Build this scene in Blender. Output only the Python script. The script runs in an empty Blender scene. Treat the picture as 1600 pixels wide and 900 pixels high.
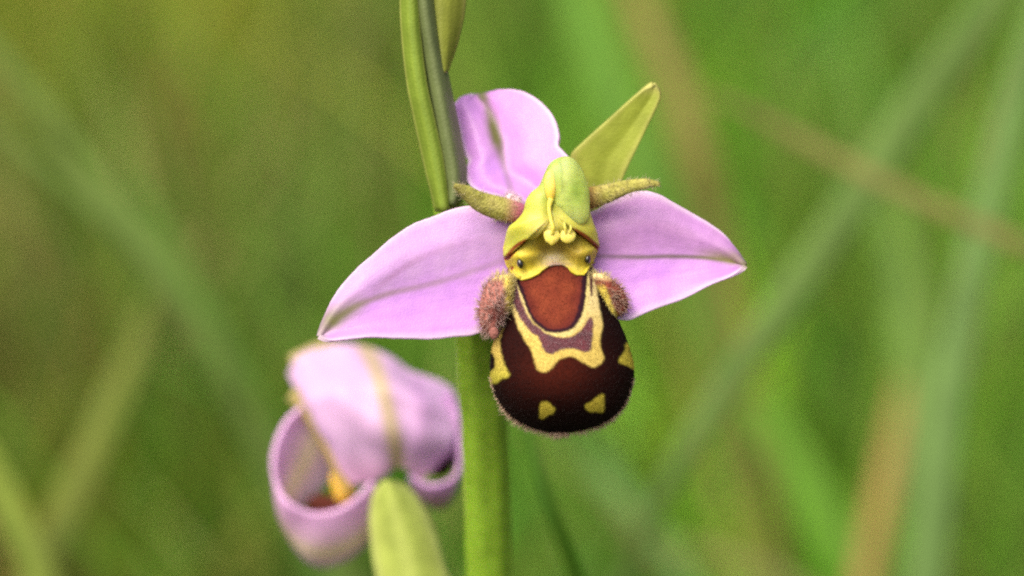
import bpy, math, random
import numpy as np
from mathutils import Vector, Matrix

random.seed(4); rng = np.random.default_rng(4)
scn = bpy.context.scene
COL = scn.collection
R = math.radians

# ------------------------------------------------------------------ camera
TILT = R(20)                      # looking down into the meadow
F = 0.200                         # metres from lens to the flower
S = 0.000045                      # metres per photo pixel at the flower
FLOWER = np.array([0.0, 0.0, 0.20])
RIGHT = np.array([1.0, 0, 0])
FWD = np.array([0, math.cos(TILT), -math.sin(TILT)])
UP = np.array([0, math.sin(TILT), math.cos(TILT)])
CAM = FLOWER - FWD * F
cd = bpy.data.cameras.new('camera'); cam = bpy.data.objects.new('camera', cd); COL.objects.link(cam)
cd.sensor_width = 36; cd.lens = 100
cd.clip_start = 0.01; cd.clip_end = 500
cam.location = CAM
cam.rotation_euler = Matrix((RIGHT, UP, -FWD)).transposed().to_euler()
cd.dof.use_dof = True
cd.dof.focus_distance = F - 0.0006
cd.dof.aperture_fstop = 13.5
scn.camera = cam

# ------------------------------------------------------------------ sky, sun, exposure
SUN_EL, SUN_AZ = R(58), R(-140)    # high, over the photographer's left shoulder
w = bpy.data.worlds.new('World'); scn.world = w; w.use_nodes = True
nt = w.node_tree; nt.nodes.clear()
sky = nt.nodes.new('ShaderNodeTexSky'); sky.sky_type = 'NISHITA'; sky.sun_disc = False
sky.sun_elevation = SUN_EL; sky.sun_rotation = SUN_AZ
sky.air_density = 0.6; sky.dust_density = 10.0; sky.ozone_density = 0.0
bg = nt.nodes.new('ShaderNodeBackground'); bg.inputs['Strength'].default_value = 0.14
wo = nt.nodes.new('ShaderNodeOutputWorld')
nt.links.new(sky.outputs[0], bg.inputs[0]); nt.links.new(bg.outputs[0], wo.inputs[0])
sd = bpy.data.lights.new('sun', 'SUN'); sun = bpy.data.objects.new('sun', sd); COL.objects.link(sun)
sd.energy = 1.1; sd.angle = R(60); sd.color = (1.0, 0.93, 0.80)
sv = Vector((math.sin(SUN_AZ) * math.cos(SUN_EL), math.cos(SUN_AZ) * math.cos(SUN_EL), math.sin(SUN_EL)))
sun.rotation_euler = sv.to_track_quat('Z', 'Y').to_euler()
vs = scn.view_settings
vs.view_transform = 'Standard'; vs.look = 'None'; vs.gamma = 1.0; vs.use_curve_mapping = False
vs.exposure = 0.86
scn.cycles.use_denoising = False      # the photograph has grain
scn.cycles.use_adaptive_sampling = False; scn.cycles.use_light_tree = False; scn.cycles.filter_width = 2.2; scn.cycles.sample_clamp_indirect = 4
scn.cycles.max_bounces = 10; scn.cycles.transparent_max_bounces = 8

# ------------------------------------------------------------------ helpers
def lin(c):
    c = np.asarray(c, float) / 255.0
    return np.where(c <= 0.04045, c / 12.92, ((c + 0.055) / 1.055) ** 2.4)

def P(q):
    """photo pixel x, y and depth (in pixels of S behind the flower) -> world point"""
    q = np.asarray(q, float)
    dep = F + q[..., 2] * S
    k = S * dep / F
    X = (q[..., 0] - 800) * k; Y = (450 - q[..., 1]) * k
    return CAM + X[..., None] * RIGHT + Y[..., None] * UP + dep[..., None] * FWD

def DV(v):
    v = np.asarray(v, float)
    return v[..., 0:1] * RIGHT - v[..., 1:2] * UP + v[..., 2:3] * FWD

WLOC = {}
ALB = {'petal_skin': .93, 'lip_velvet': .62, 'waxy_yellow': .76, 'throat_skin': .76, 'fuzzy_skin': .8, 'plant_hair': .8, 'bract_leaf': .9}   # picture tone -> base colour
def empty(name, loc, parent=None):
    o = bpy.data.objects.new(name, None); COL.objects.link(o)
    o.empty_display_size = 0.005
    loc = np.asarray(loc, float); WLOC[o.name] = loc
    if parent is not None:
        o.parent = parent; o.location = loc - WLOC[parent.name]
    else:
        o.location = loc
    return o

def tag(o, label=None, cat=None, group=None, kind=None):
    if label: o['label'] = label
    if cat: o['category'] = cat
    if group: o['group'] = group
    if kind: o['kind'] = kind
    return o

def mk(name, verts, faces, cols, mat, parent=None, solid=0, subsurf=0, offset=0.0, smooth=True):
    verts = np.asarray(verts, float).reshape(-1, 3)
    c = (verts.min(0) + verts.max(0)) / 2
    me = bpy.data.meshes.new(name)
    me.from_pydata((verts - c).tolist(), [], faces if isinstance(faces, list) else faces.tolist())
    cols = np.asarray(cols, float)
    if cols.ndim == 1: cols = np.tile(cols, (len(verts), 1))
    rgba = np.ones((len(verts), 4), np.float32); rgba[:, :3] = cols.reshape(-1, 3) * ALB.get(mat.name, 1.0)
    a = me.color_attributes.new('Col', 'FLOAT_COLOR', 'POINT')
    a.data.foreach_set('color', rgba.ravel())
    if smooth: me.polygons.foreach_set('use_smooth', np.ones(len(me.polygons), bool))
    me.materials.append(mat); me.update()
    o = bpy.data.objects.new(name, me); COL.objects.link(o)
    WLOC[o.name] = c
    if parent is not None:
        o.parent = parent; o.location = c - WLOC[parent.name]
    else:
        o.location = c
    if solid:
        m = o.modifiers.new('Solidify', 'SOLIDIFY'); m.thickness = solid; m.offset = offset
    if subsurf:
        m = o.modifiers.new('Subdivision', 'SUBSURF'); m.levels = m.render_levels = subsurf
    return o

def gridf(nu, nv, wrap=False):
    i = np.arange(nu - (0 if wrap else 1)); j = np.arange(nv - 1)
    I, J = np.meshgrid(i, j, indexing='ij'); I2 = (I + 1) % nu
    return np.stack([I * nv + J, I2 * nv + J, I2 * nv + J + 1, I * nv + J + 1], -1).reshape(-1, 4)

def crom(pts, n, closed=False):
    """smooth curve through points, n samples, even by length"""
    p = np.asarray(pts, float)
    if closed: q = np.vstack([p[-1], p, p[0], p[1]])
    else: q = np.vstack([2 * p[0] - p[1], p, 2 * p[-1] - p[-2]])
    out = []
    t = np.linspace(0, 1, 12, endpoint=False)[:, None]
    for i in range(1, len(q) - 2):
        a, b, c, d = q[i - 1], q[i], q[i + 1], q[i + 2]
        out.append(0.5 * (2 * b + (c - a) * t + (2 * a - 5 * b + 4 * c - d) * t**2 + (3 * b - a - 3 * c + d) * t**3))
    out.append(q[-2][None])
    o = np.vstack(out)
    s = np.r_[0, np.cumsum(np.linalg.norm(np.diff(o, axis=0), axis=1))]
    tt = np.linspace(0, s[-1], n, endpoint=not closed)
    return np.stack([np.interp(tt, s, o[:, k]) for k in range(o.shape[1])], -1)

def sdf(poly, x, y):
    """signed distance to a closed polygon, negative inside"""
    poly = np.asarray(poly, float); q = np.roll(poly, -1, 0)
    d = np.full(x.shape, 1e9); ins = np.zeros(x.shape, bool)
    for (ax, ay), (bx, by) in zip(poly, q):
        ex, ey = bx - ax, by - ay; L = ex * ex + ey * ey + 1e-9
        t = np.clip(((x - ax) * ex + (y - ay) * ey) / L, 0, 1)
        d = np.minimum(d, np.hypot(x - ax - t * ex, y - ay - t * ey))
        c = (ay > y) != (by > y)
        ins ^= c & (x < (bx - ax) * (y - ay) / (by - ay + 1e-12) + ax)
    return np.where(ins, -d, d)

def sm(a, b, x):
    t = np.clip((x - a) / (b - a), 0, 1); return t * t * (3 - 2 * t)

def mix(a, b, t):
    t = np.asarray(t)[..., None]; return np.asarray(a) * (1 - t) + np.asarray(b) * t

def wave(x, y, sc, seed=0):
    """cheap smooth noise in -1..1"""
    r = np.random.default_rng(seed); v = 0
    for k in range(7):
        a = r.uniform(0, 6.28); f = r.uniform(0.5, 1.6) / sc
        v = v + np.sin((x * math.cos(a) + y * math.sin(a)) * f * 6.28 + r.uniform(0, 6.28))
    return v / 3.5

def line_dist(pts, x, y, n=60):
    c = crom(pts, n); d = np.full(x.shape, 1e9); T = np.zeros(x.shape)
    for i in range(n - 1):
        a, b = c[i], c[i + 1]; e = b - a; L = e @ e + 1e-9
        t = np.clip(((x - a[0]) * e[0] + (y - a[1]) * e[1]) / L, 0, 1)
        dd = np.hypot(x - a[0] - t * e[0], y - a[1] - t * e[1])
        m = dd < d; d = np.where(m, dd, d); T = np.where(m, (i + t) / (n - 1), T)
    return d, T

def ruled(A, B, depth, nu=70, nv=36):
    """sheet between two edge curves (x,y[,d]); depth(t, v, x, y) -> depth in px"""
    A = crom(A, nu); B = crom(B, nu)
    v = np.linspace(0, 1, nv)
    G = A[:, None, :] * (1 - v)[None, :, None] + B[:, None, :] * v[None, :, None]
    t = np.linspace(0, 1, nu)[:, None] * np.ones((1, nv)); V = np.ones((nu, 1)) * v
    x, y = G[..., 0], G[..., 1]
    d = depth(t, V, x, y)
    if G.shape[-1] == 3: d = d + G[..., 2]
    return np.stack([x, y, d], -1), t, V, gridf(nu, nv)

def coons(top, bot, left, right, n=60):
    t = np.linspace(0, 1, n); T, B, L, Rr = crom(top, n), crom(bot, n), crom(left, n), crom(right, n)
    U = t[:, None, None]; V = t[None, :, None]
    g = (1 - V) * T[:, None] + V * B[:, None] + (1 - U) * L[None] + U * Rr[None]
    g = g - ((1 - U) * (1 - V) * T[0] + U * (1 - V) * T[-1] + (1 - U) * V * B[0] + U * V * B[-1])
    return g, U[..., 0] + 0 * V[..., 0], V[..., 0] + 0 * U[..., 0], gridf(n, n)

def tube(path, radii, n=20, m=60, flat=1.0):
    """tapered tube in px space along (x,y,d) path; closed ends"""
    c = crom(path, m); s = np.linspace(0, 1, m)
    r = np.interp(s, np.linspace(0, 1, len(radii)), radii)
    T = np.gradient(c, axis=0); T /= np.linalg.norm(T, axis=1)[:, None]
    ref = np.array([0, 0, 1.0]); ref = np.where(np.abs(T @ ref)[:, None] > 0.9, np.array([1.0, 0, 0]), ref)
    N = np.cross(T, ref); N /= np.linalg.norm(N, axis=1)[:, None]; Bn = np.cross(T, N)
    a = np.linspace(0, 2 * math.pi, n, endpoint=False)
    g = c[:, None] + r[:, None, None] * (N[:, None] * np.cos(a)[None, :, None] + Bn[:, None] * np.sin(a)[None, :, None] * flat)
    nrm = (N[:, None] * np.cos(a)[None, :, None] + Bn[:, None] * np.sin(a)[None, :, None])
    f = []
    for i in range(m - 1):
        for j in range(n):
            k = (j + 1) % n; f.append((i * n + j, i * n + k, (i + 1) * n + k, (i + 1) * n + j))
    f.append(tuple(range(n - 1, -1, -1))); f.append(tuple((m - 1) * n + j for j in range(n)))
    return g, nrm, s[:, None] * np.ones((1, n)), a, f

def blob(poly, cen, tf, tb, d0=0, nr=26, na=96, power=0.5):
    """closed pillow over a star-shaped outline: front bulges by tf, back by tb (px)"""
    o = crom(poly, na, True); cen = np.asarray(cen, float)
    r = np.sin(np.linspace(0, 1, nr) * math.pi / 2)[1:]
    pts = [np.r_[cen, d0 - tf]]
    for k in r:
        xy = cen + (o - cen) * k; h = tf * (1 - k * k) ** power
        pts.extend(np.c_[xy, np.full(na, d0) - h])
    for k in r[::-1][1:]:
        xy = cen + (o - cen) * k; h = tb * (1 - k * k) ** power
        pts.extend(np.c_[xy, np.full(na, d0) + h])
    pts.append(np.r_[cen, d0 + tb])
    q = np.array(pts); f = []; m = len(r) * 2 - 1
    for j in range(na): f.append((0, 1 + (j + 1) % na, 1 + j))
    for i in range(m - 1):
        for j in range(na):
            a, b = 1 + i * na + j, 1 + i * na + (j + 1) % na
            f.append((a, b, b + na, a + na))
    last = len(q) - 1
    for j in range(na): f.append((last, 1 + (m - 1) * na + j, 1 + (m - 1) * na + (j + 1) % na))
    return q, f

def hairs(name, roots, dirs, length, width, c0, c1, mat, parent, curl=0.25):
    """fine tapering hairs, px space; one mesh"""
    n = len(roots); dirs = dirs / np.linalg.norm(dirs, axis=1)[:, None]
    ref = rng.normal(size=(n, 3)); sd_ = np.cross(dirs, ref); sd_ /= np.linalg.norm(sd_, axis=1)[:, None]
    s2 = np.cross(dirs, sd_); L = length[:, None]
    bend = rng.normal(size=(n, 3)) * curl
    v = np.zeros((n, 7, 3)); ang = [0, 2.094, 4.189]
    for k in range(3):
        off = (sd_ * math.cos(ang[k]) + s2 * math.sin(ang[k])) * width
        v[:, k] = roots + off
        v[:, 3 + k] = roots + dirs * L * 0.55 + off * 0.7
    v[:, 6] = roots + (dirs + bend) * L
    b = (np.arange(n) * 7)[:, None]
    F4 = np.vstack([b + np.array([k, (k + 1) % 3, 3 + (k + 1) % 3, 3 + k]) for k in range(3)]).tolist()
    F3 = np.vstack([b + np.array([3 + k, 3 + (k + 1) % 3, 6]) for k in range(3)]).tolist()
    c0 = np.broadcast_to(c0, (n, 3)); c1 = np.broadcast_to(c1, (n, 3))
    cc = np.stack([c0] * 3 + [c0 * .4 + c1 * .6] * 3 + [c1], 1)
    o = mk(name, P(v.reshape(-1, 3)), F4 + F3, cc.reshape(-1, 3), mat, parent)
    o['kind'] = 'stuff'
    return o

# ------------------------------------------------------------------ materials
def material(name, rough=0.5, spec=0.3, transl=0.0, bump=0.0, bscale=8000, sheen=0.0, sheen_col=(1, 1, 1, 1),
             sss=0.0, ssr=(0.001, 0.0006, 0.0003), var=0.0, vscale=2500, coat=0.0, streak=0.0):
    m = bpy.data.materials.new(name); m.use_nodes = True
    N = m.node_tree.nodes; Lk = m.node_tree.links
    b = N['Principled BSDF']; out = N['Material Output']
    a = N.new('ShaderNodeAttribute'); a.attribute_name = 'Col'
    tc = N.new('ShaderNodeTexCoord'); col = a.outputs['Color']
    if var:
        nz = N.new('ShaderNodeTexNoise'); nz.inputs['Scale'].default_value = vscale; nz.inputs['Detail'].default_value = 5
        Lk.new(tc.outputs['Object'], nz.inputs['Vector'])
        mr = N.new('ShaderNodeMapRange'); mr.inputs['From Min'].default_value = .3; mr.inputs['From Max'].default_value = .7
        mr.inputs['To Min'].default_value = 1 - var; mr.inputs['To Max'].default_value = 1 + var
        Lk.new(nz.outputs['Fac'], mr.inputs['Value'])
        mx = N.new('ShaderNodeMix'); mx.data_type = 'RGBA'; mx.blend_type = 'MULTIPLY'; mx.inputs[0].default_value = 1
        Lk.new(col, mx.inputs[6]); Lk.new(mr.outputs[0], mx.inputs[7]); col = mx.outputs[2]
    Lk.new(col, b.inputs['Base Color'])
    b.inputs['Roughness'].default_value = rough; b.inputs['Specular IOR Level'].default_value = spec
    if sheen:
        b.inputs['Sheen Weight'].default_value = sheen; b.inputs['Sheen Roughness'].default_value = .4
        b.inputs['Sheen Tint'].default_value = sheen_col
    if sss:
        b.inputs['Subsurface Weight'].default_value = sss; b.inputs['Subsurface Radius'].default_value = ssr
        b.inputs['Subsurface Scale'].default_value = 1.0
    if coat:
        b.inputs['Coat Weight'].default_value = coat; b.inputs['Coat Roughness'].default_value = .08
    if bump:
        nb = N.new('ShaderNodeTexVoronoi'); nb.inputs['Scale'].default_value = bscale
        Lk.new(tc.outputs['Object'], nb.inputs['Vector'])
        bp = N.new('ShaderNodeBump'); bp.inputs['Strength'].default_value = bump; bp.inputs['Distance'].default_value = 0.00006
        bp.invert = True
        Lk.new(nb.outputs['Distance'], bp.inputs['Height']); Lk.new(bp.outputs[0], b.inputs['Normal'])
    if transl:
        tr = N.new('ShaderNodeBsdfTranslucent'); Lk.new(col, tr.inputs['Color'])
        ms = N.new('ShaderNodeMixShader'); ms.inputs[0].default_value = transl
        Lk.new(b.outputs[0], ms.inputs[1]); Lk.new(tr.outputs[0], ms.inputs[2]); Lk.new(ms.outputs[0], out.inputs['Surface'])
    return m

M_petal = material('petal_skin', rough=.36, spec=.4, transl=.42, bump=.3, bscale=9000, var=.05, vscale=1800, sheen=.1)
M_lip = material('lip_velvet', rough=.7, spec=.05, bump=.5, bscale=12000, var=.22, vscale=9000)
M_wax = material('waxy_yellow', rough=.42, spec=.28, sss=.5, ssr=(.0010, .0007, .0002), var=.08, vscale=1500, bump=.15, bscale=6000)
M_face = material('throat_skin', rough=.5, spec=.22, sss=.3, ssr=(.0008, .0006, .0002), var=.16, vscale=4000, bump=.35, bscale=7000)
M_eye = material('glossy_eye', rough=.08, spec=.6, coat=.6)
M_leaf = material('bract_leaf', rough=.45, spec=.35, transl=.3, var=.10, vscale=900, bump=.3, bscale=5000)
M_stem = material('stem_skin', rough=.5, spec=.25, sss=.6, ssr=(.0010, .0016, .0003), var=.16, vscale=900, bump=.4, bscale=5000)
M_hair = material('plant_hair', rough=.5, spec=.3, transl=.4)
M_fuzz = material('fuzzy_skin', rough=.8, spec=.15, var=.25, vscale=6000, bump=.8, bscale=7000)
M_grass = material('grass_blade', rough=.6, spec=.10, transl=.35, var=.15, vscale=120)
M_dry = material('dry_grass', rough=.7, spec=.2, transl=.25, var=.2, vscale=200)

# ------------------------------------------------------------------ ground
gm = bpy.data.materials.new('meadow_soil'); gm.use_nodes = True
gN, gL = gm.node_tree.nodes, gm.node_tree.links
gb = gN['Principled BSDF']; gb.inputs['Roughness'].default_value = .95; gb.inputs['Specular IOR Level'].default_value = .1
gt = gN.new('ShaderNodeTexCoord'); gn = gN.new('ShaderNodeTexNoise'); gn.inputs['Scale'].default_value = 9; gn.inputs['Detail'].default_value = 8
gr = gN.new('ShaderNodeValToRGB'); gL.new(gt.outputs['Object'], gn.inputs['Vector']); gL.new(gn.outputs['Fac'], gr.inputs[0])
gr.color_ramp.elements[0].position = .3; gr.color_ramp.elements[0].color = (.035, .05, .012, 1)
gr.color_ramp.elements[1].position = .7; gr.color_ramp.elements[1].color = (.10, .085, .035, 1)
gL.new(gr.outputs[0], gb.inputs['Base Color'])
n = 90
u = np.linspace(-1, 1, n); u = np.sign(u) * (np.abs(u) ** 4 * 196 + np.abs(u) * 4)
GX, GY = np.meshgrid(u, u + 0.8, indexing='ij')
GZ = 0.006 * wave(GX, GY, .45, 2) - 0.004
ground = mk('ground', np.stack([GX, GY, GZ], -1), gridf(n, n), lin((90, 95, 45)), gm)
tag(ground, 'brown and green meadow soil beneath the grass', 'ground', kind='structure')

# colour of the sward from place to place (patches of dead, fresh and bluish growth)
PATCH = [(60,40,120,125,45),(150,30,125,130,50),(130,140,90,105,30),(230,170,70,105,25),(380,60,135,122,62),(320,40,100,110,30),
 (270,110,128,115,52),(480,80,120,138,40),(590,90,118,100,52),(600,10,75,105,55),(340,180,90,120,45),(460,200,80,112,55),
 (430,270,82,70,30),(560,240,88,85,42),(500,360,65,115,18),(430,370,92,95,55),(60,300,72,85,25),(130,380,108,95,65),
 (120,520,130,112,76),(40,400,105,115,55),(20,560,75,100,30),(50,680,60,78,15),(200,350,88,115,55),(260,440,80,115,50),
 (300,600,75,85,25),(350,520,90,122,50),(250,700,65,108,30),(330,760,82,85,40),(140,850,118,100,45),(380,850,60,90,25),
 (420,460,88,85,50),(800,60,95,105,45),(850,130,72,98,45),(930,100,100,152,50),(1020,60,135,125,55),(1070,180,122,120,50),
 (1050,260,100,148,45),(1150,60,75,122,45),(1240,40,98,142,78),(1260,100,75,95,40),(1330,70,70,118,25),(1420,100,75,112,35),
 (1200,260,65,108,30),(1280,330,70,112,40),(1450,240,104,85,62),(1500,200,75,115,35),(1560,130,75,100,35),(1400,360,65,95,40),
 (1480,400,100,148,50),(1130,430,90,128,40),(1060,500,128,135,60),(1290,540,114,118,60),(1240,600,70,100,35),(1370,540,65,100,35),
 (1170,680,100,152,35),(1260,800,100,162,35),(1080,700,128,130,50),(1130,640,80,122,45),(1000,640,118,150,70),(960,780,100,148,76),
 (1020,760,65,106,35),(1100,860,128,138,66),(1200,850,80,120,25),(1500,560,108,140,60),(1580,650,110,135,70),(1530,640,90,122,25),
 (1470,760,105,152,80),(1560,750,90,132,50),(1520,860,145,122,82),(1580,840,100,125,40),(900,880,65,95,25),(840,800,92,142,60),
 (640,600,70,110,30),(700,850,60,85,25)]
PATCH = np.array(PATCH, float)
def ground_hit(px, py, z):
    q = P(np.stack([px, py, np.zeros_like(px)], -1)) - CAM
    t = (z - CAM[2]) / q[..., 2]
    return CAM + q * t[..., None]
PW = ground_hit(PATCH[:, 0], PATCH[:, 1], 0.05)[:, :2]
PC = lin(PATCH[:, 2:])
PC = (PC * .92 + PC.mean(0) * .08) * np.array([.92, 1.03, .95])
PC = np.clip(1.12 * PC.mean(1, keepdims=True) + (PC - PC.mean(1, keepdims=True)) * 1.2, .004, 1)
def sward_colour(x, y):
    d2 = ((x[:, None] - PW[None, :, 0]) / .030) ** 2 + ((y[:, None] - PW[None, :, 1]) / .070) ** 2
    wgt = 1 / (0.1 + d2) ** 2.5
    return (wgt[..., None] * PC[None]).sum(1) / wgt.sum(1)[:, None]

def blades(roots, height, width, lean, az, face, cols, nseg=5):
    n = len(roots); t = np.linspace(0, 1, nseg + 1)
    L = lean[:, None] * t[None] ** 1.8
    hx = np.sin(az)[:, None] * L * height[:, None]; hy = np.cos(az)[:, None] * L * height[:, None]
    hz = height[:, None] * t[None] * (1 - .25 * (lean[:, None] * t[None]) ** 2)
    ctr = roots[:, None] + np.stack([hx, hy, hz], -1)
    sdv = np.stack([np.cos(face), np.sin(face), 0 * face], -1)
    wd = width[:, None] * (1 - t[None] ** 2.2) * .5 + .0001
    a = ctr - sdv[:, None] * wd[..., None]; b = ctr + sdv[:, None] * wd[..., None]
    v = np.stack([a, b], 2).reshape(n, -1, 3)
    k = (np.arange(n) * 2 * (nseg + 1))[:, None, None]
    i = np.arange(nseg)
    f = k + np.stack([2 * i, 2 * i + 1, 2 * i + 3, 2 * i + 2], -1)[None]
    c = np.repeat(cols[:, None], 2 * (nseg + 1), 1)
    return v.reshape(-1, 3), f.reshape(-1, 4), c.reshape(-1, 3)

def sward(name, label, n, box, h, wd, lean, cfac, jit):
    x = rng.uniform(box[0], box[1], n); y = rng.uniform(box[2], box[3], n)
    hh = rng.uniform(h[0], h[1], n)
    c = sward_colour(x, y) * cfac
    dry = rng.random(n) < .06
    c[dry] = c[dry] * .4 + lin((176,158,104)) * .6
    c = c * np.exp(rng.normal(0, jit, (n, 1))) * np.exp(rng.normal(0, jit * .4, (n, 3)))
    v, f, cc = blades(np.stack([x, y, np.full(n, -.004)], -1), hh, rng.uniform(wd[0], wd[1], n), rng.uniform(*lean, n),
                      rng.uniform(0, 6.28, n), rng.normal(0, .7, n), c)
    o = mk(name, v, f, np.clip(cc, 0.004, .8), M_grass)
    return tag(o, label, 'grass', kind='stuff')
sward('low_grass', 'low mixed green grass covering the ground', 26000, (-1.1, 1.1, -.5, 2.2), (.02, .06), (.003, .007), (.1, .9), 1.2, .2)
sward('meadow_grass', 'out of focus taller green and brown meadow grass behind the orchid', 6000, (-.7, .7, .26, 1.9), (.05, .12), (.003, .007), (.1, .7), 1.2, .22)

sward('tall_grass', 'scattered thin soft blades of taller meadow grass close behind the orchid', 1700, (-.32, .36, .16, .7), (.06, .16), (.0014, .0036), (.15, .9), 1.1, .24)

# ------------------------------------------------------------------ single blades that read as streaks
def blade(name, label, path, width, rgb, far=.86, cat='grass', group='single blades behind the orchid', mat=None, fold=.12, ground=True, twist=0.0):
    """path: (px, py, depth in mm); width in px as seen; goes on down to the soil"""
    p = np.array(path, float); p[:, 2] *= far; p[:, 2] /= S * 1000
    Wp = P(p)
    scale = (F + p[:, 2] * S) / F * S
    wpx = np.interp(np.linspace(0, 1, len(p)), np.linspace(0, 1, len(width)), width) * scale * .74
    if ground:
        e = Wp[-1]; g0 = Wp[-1] - Wp[-2]; g0 = g0 / np.linalg.norm(g0)
        k = max(e[2], .01)
        foot = np.array([e[0] + g0[0] * k * .7, e[1] + np.clip(g0[1], -.3, .3) * k * .6, -.005])
        ctl = e + g0 * k * .55; ctl[2] = max(ctl[2], .3 * e[2])
        tb = np.array([.3, .65, 1.0])[:, None]
        Wp = np.vstack([Wp, (1 - tb) ** 2 * e + 2 * tb * (1 - tb) * ctl + tb ** 2 * foot]); wpx = np.r_[wpx, wpx[-1] * np.array([.95, .85, .6])]
    m = 48; c = crom(np.c_[Wp, wpx], m); wv = np.maximum(c[:, 3], .0002); c = c[:, :3]
    T = np.gradient(c, axis=0); T /= np.linalg.norm(T, axis=1)[:, None]
    view = c - CAM; view /= np.linalg.norm(view, axis=1)[:, None]
    N0 = np.cross(T, FWD[None]); N0 /= np.linalg.norm(N0, axis=1)[:, None]
    B0 = np.cross(T, N0)
    tw = twist * np.linspace(0, 1, m)[:, None]
    N_ = N0 * np.cos(tw) + B0 * np.sin(tw); B_ = np.cross(T, N_)
    s = np.array([-1, -.5, 0, .5, 1])
    v = c[:, None] + N_[:, None] * (s[None, :, None] * wv[:, None, None] * .5) + B_[:, None] * ((1 - np.abs(s))[None, :, None] * wv[:, None, None] * fold * .5)
    base = lin(rgb) * .80; cc = np.tile(base, (m, 5, 1))
    cc = cc * (1 + .10 * (np.array([0, 1, -1.4, 1, 0]))[None, :, None]) * (1 + .08 * wave(np.linspace(0, 1, m)[:, None] + 0 * s, 0 * s[None], .4, int(path[0][0]) % 97))[..., None]
    o = mk(name, v, gridf(m, 5), np.clip(cc, .003, .9), mat or M_grass, solid=.0004)
    return tag(o, label, cat, group)

B = blade
B('grass_blade', 'broad pale green grass blade crossed by a dry brown stalk',
  [(1660,-190,150),(1600,-90,142),(1530,30,132),(1440,150,122),(1350,290,112),(1255,430,104),(1150,580,98),(1060,720,96),(1000,850,100)], [20,52,68,76,76,72,60,46,34], (110,140,72), far=1.1)
B('dead_stalk', 'thin dry brown grass stalk lying across the broad pale blade',
  [(1105,145,92),(1190,185,94),(1290,240,92),(1390,290,90),(1500,340,86),(1610,390,82),(1760,470,80)], [6,28,32,32,32,32], (120,118,64), far=1.15, cat='stalk', mat=M_dry, group='dry stalks and blades')
B('grass_blade', 'bluish green upright grass blade beside the broad pale blade, behind the stalk',
  [(1680,-160,180),(1650,-40,168),(1600,110,156),(1565,240,146),(1535,360,138),(1500,520,130),(1470,700,124),(1450,900,122)], [12,50,62,68,72,80,85], (112,146,80))
B('dead_grass', 'short orange dry grass blade standing upright among wide green blades',
  [(1408,590,190),(1398,680,184),(1380,770,178),(1362,860,174),(1340,960,172)], [10,38,46,50,50], (164,138,80), far=1.05, cat='dead grass', mat=M_dry, group='dry stalks and blades')
B('grass_blade', 'narrow dark green blade just below the dark flower lip',
  [(790,580,50),(822,660,44),(848,750,40),(878,840,40),(910,930,42)], [8,22,28,32,34], (74,116,30))
B('grass_blade', 'longer of two parallel pale green blades slanting towards the older flower',
  [(-130,-50,200),(-70,20,188),(0,95,176),(80,190,164),(160,300,154),(235,400,148),(300,500,146)], [8,26,36,38,38,34,30], (100,124,58))
B('grass_blade', 'shorter pale green blade running beneath the longer slanting pale blade',
  [(-130,85,190),(-60,140,178),(10,205,168),(80,265,160),(150,325,154),(220,410,152)], [8,22,28,30,28], (100,124,58))
B('grass_blade', 'dull green blade carrying on down from the slanting pale blades',
  [(170,260,285),(230,340,270),(290,450,250),(350,570,235),(410,690,230)], [12,34,46,50,44], (92,126,54))
B('grass_blade', 'yellow green blade of a low V pair, leaning away from the orchid',
  [(-100,560,150),(-60,660,136),(-10,740,126),(30,820,120),(70,920,116)], [8,40,56,60,60], (124,144,58))
B('grass_blade', 'yellow green blade of a low V pair, leaning towards the orchid',
  [(240,450,190),(205,560,172),(160,670,156),(110,780,142),(60,900,132)], [14,52,62,64,60], (124,138,62))
B('grass_blade', 'wide soft green blade standing behind the orange dry blade',
  [(1395,300,280),(1425,480,258),(1438,640,244),(1440,800,238),(1430,950,236)], [16,76,88,90], (112,146,72))
B('grass_blade', 'fresh bright green blade slanting down to the foot of the orange dry blade',
  [(1090,470,290),(1180,620,265),(1250,740,250),(1320,870,240),(1380,980,236)], [16,70,80,76], (100,148,48))
B('grass_blade', 'fresh bright green blade rising behind the pointed bract',
  [(850,-180,330),(890,-60,310),(930,60,296),(985,210,284),(1040,330,280),(1090,460,280)], [20,70,84,88,80], (98,144,54))
B('dead_grass', 'dull brown dead blade rising behind the tip of the pointed bract',
  [(930,-160,290),(1010,30,262),(1055,130,258),(1090,240,256),(1110,330,258)], [10,62,68,60], (132,124,66), cat='dead grass', mat=M_dry, group='dry stalks and blades')
B('grass_blade', 'blue green grass blade low between the dark lip and dry blade',
  [(850,600,240),(930,720,222),(985,800,214),(1060,900,210)], [14,50,56,54], (96,138,70))
B('dead_grass', 'pale tan dead blade lying low between lip and orange blade',
  [(940,815,240),(1040,850,232),(1140,880,226),(1260,930,222)], [8,26,32,30], (122,128,70), cat='dead grass', mat=M_dry, group='dry stalks and blades')

# ------------------------------------------------------------------ the orchid
base_pt = P(np.array([764., 1010, 480])); base_pt = np.array([base_pt[0], base_pt[1] + .004, 0.0])
plant = empty('orchid_plant', base_pt)
tag(plant, 'bee orchid with two pink flowers and a brown velvety lip on a green stem', 'orchid')

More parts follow.
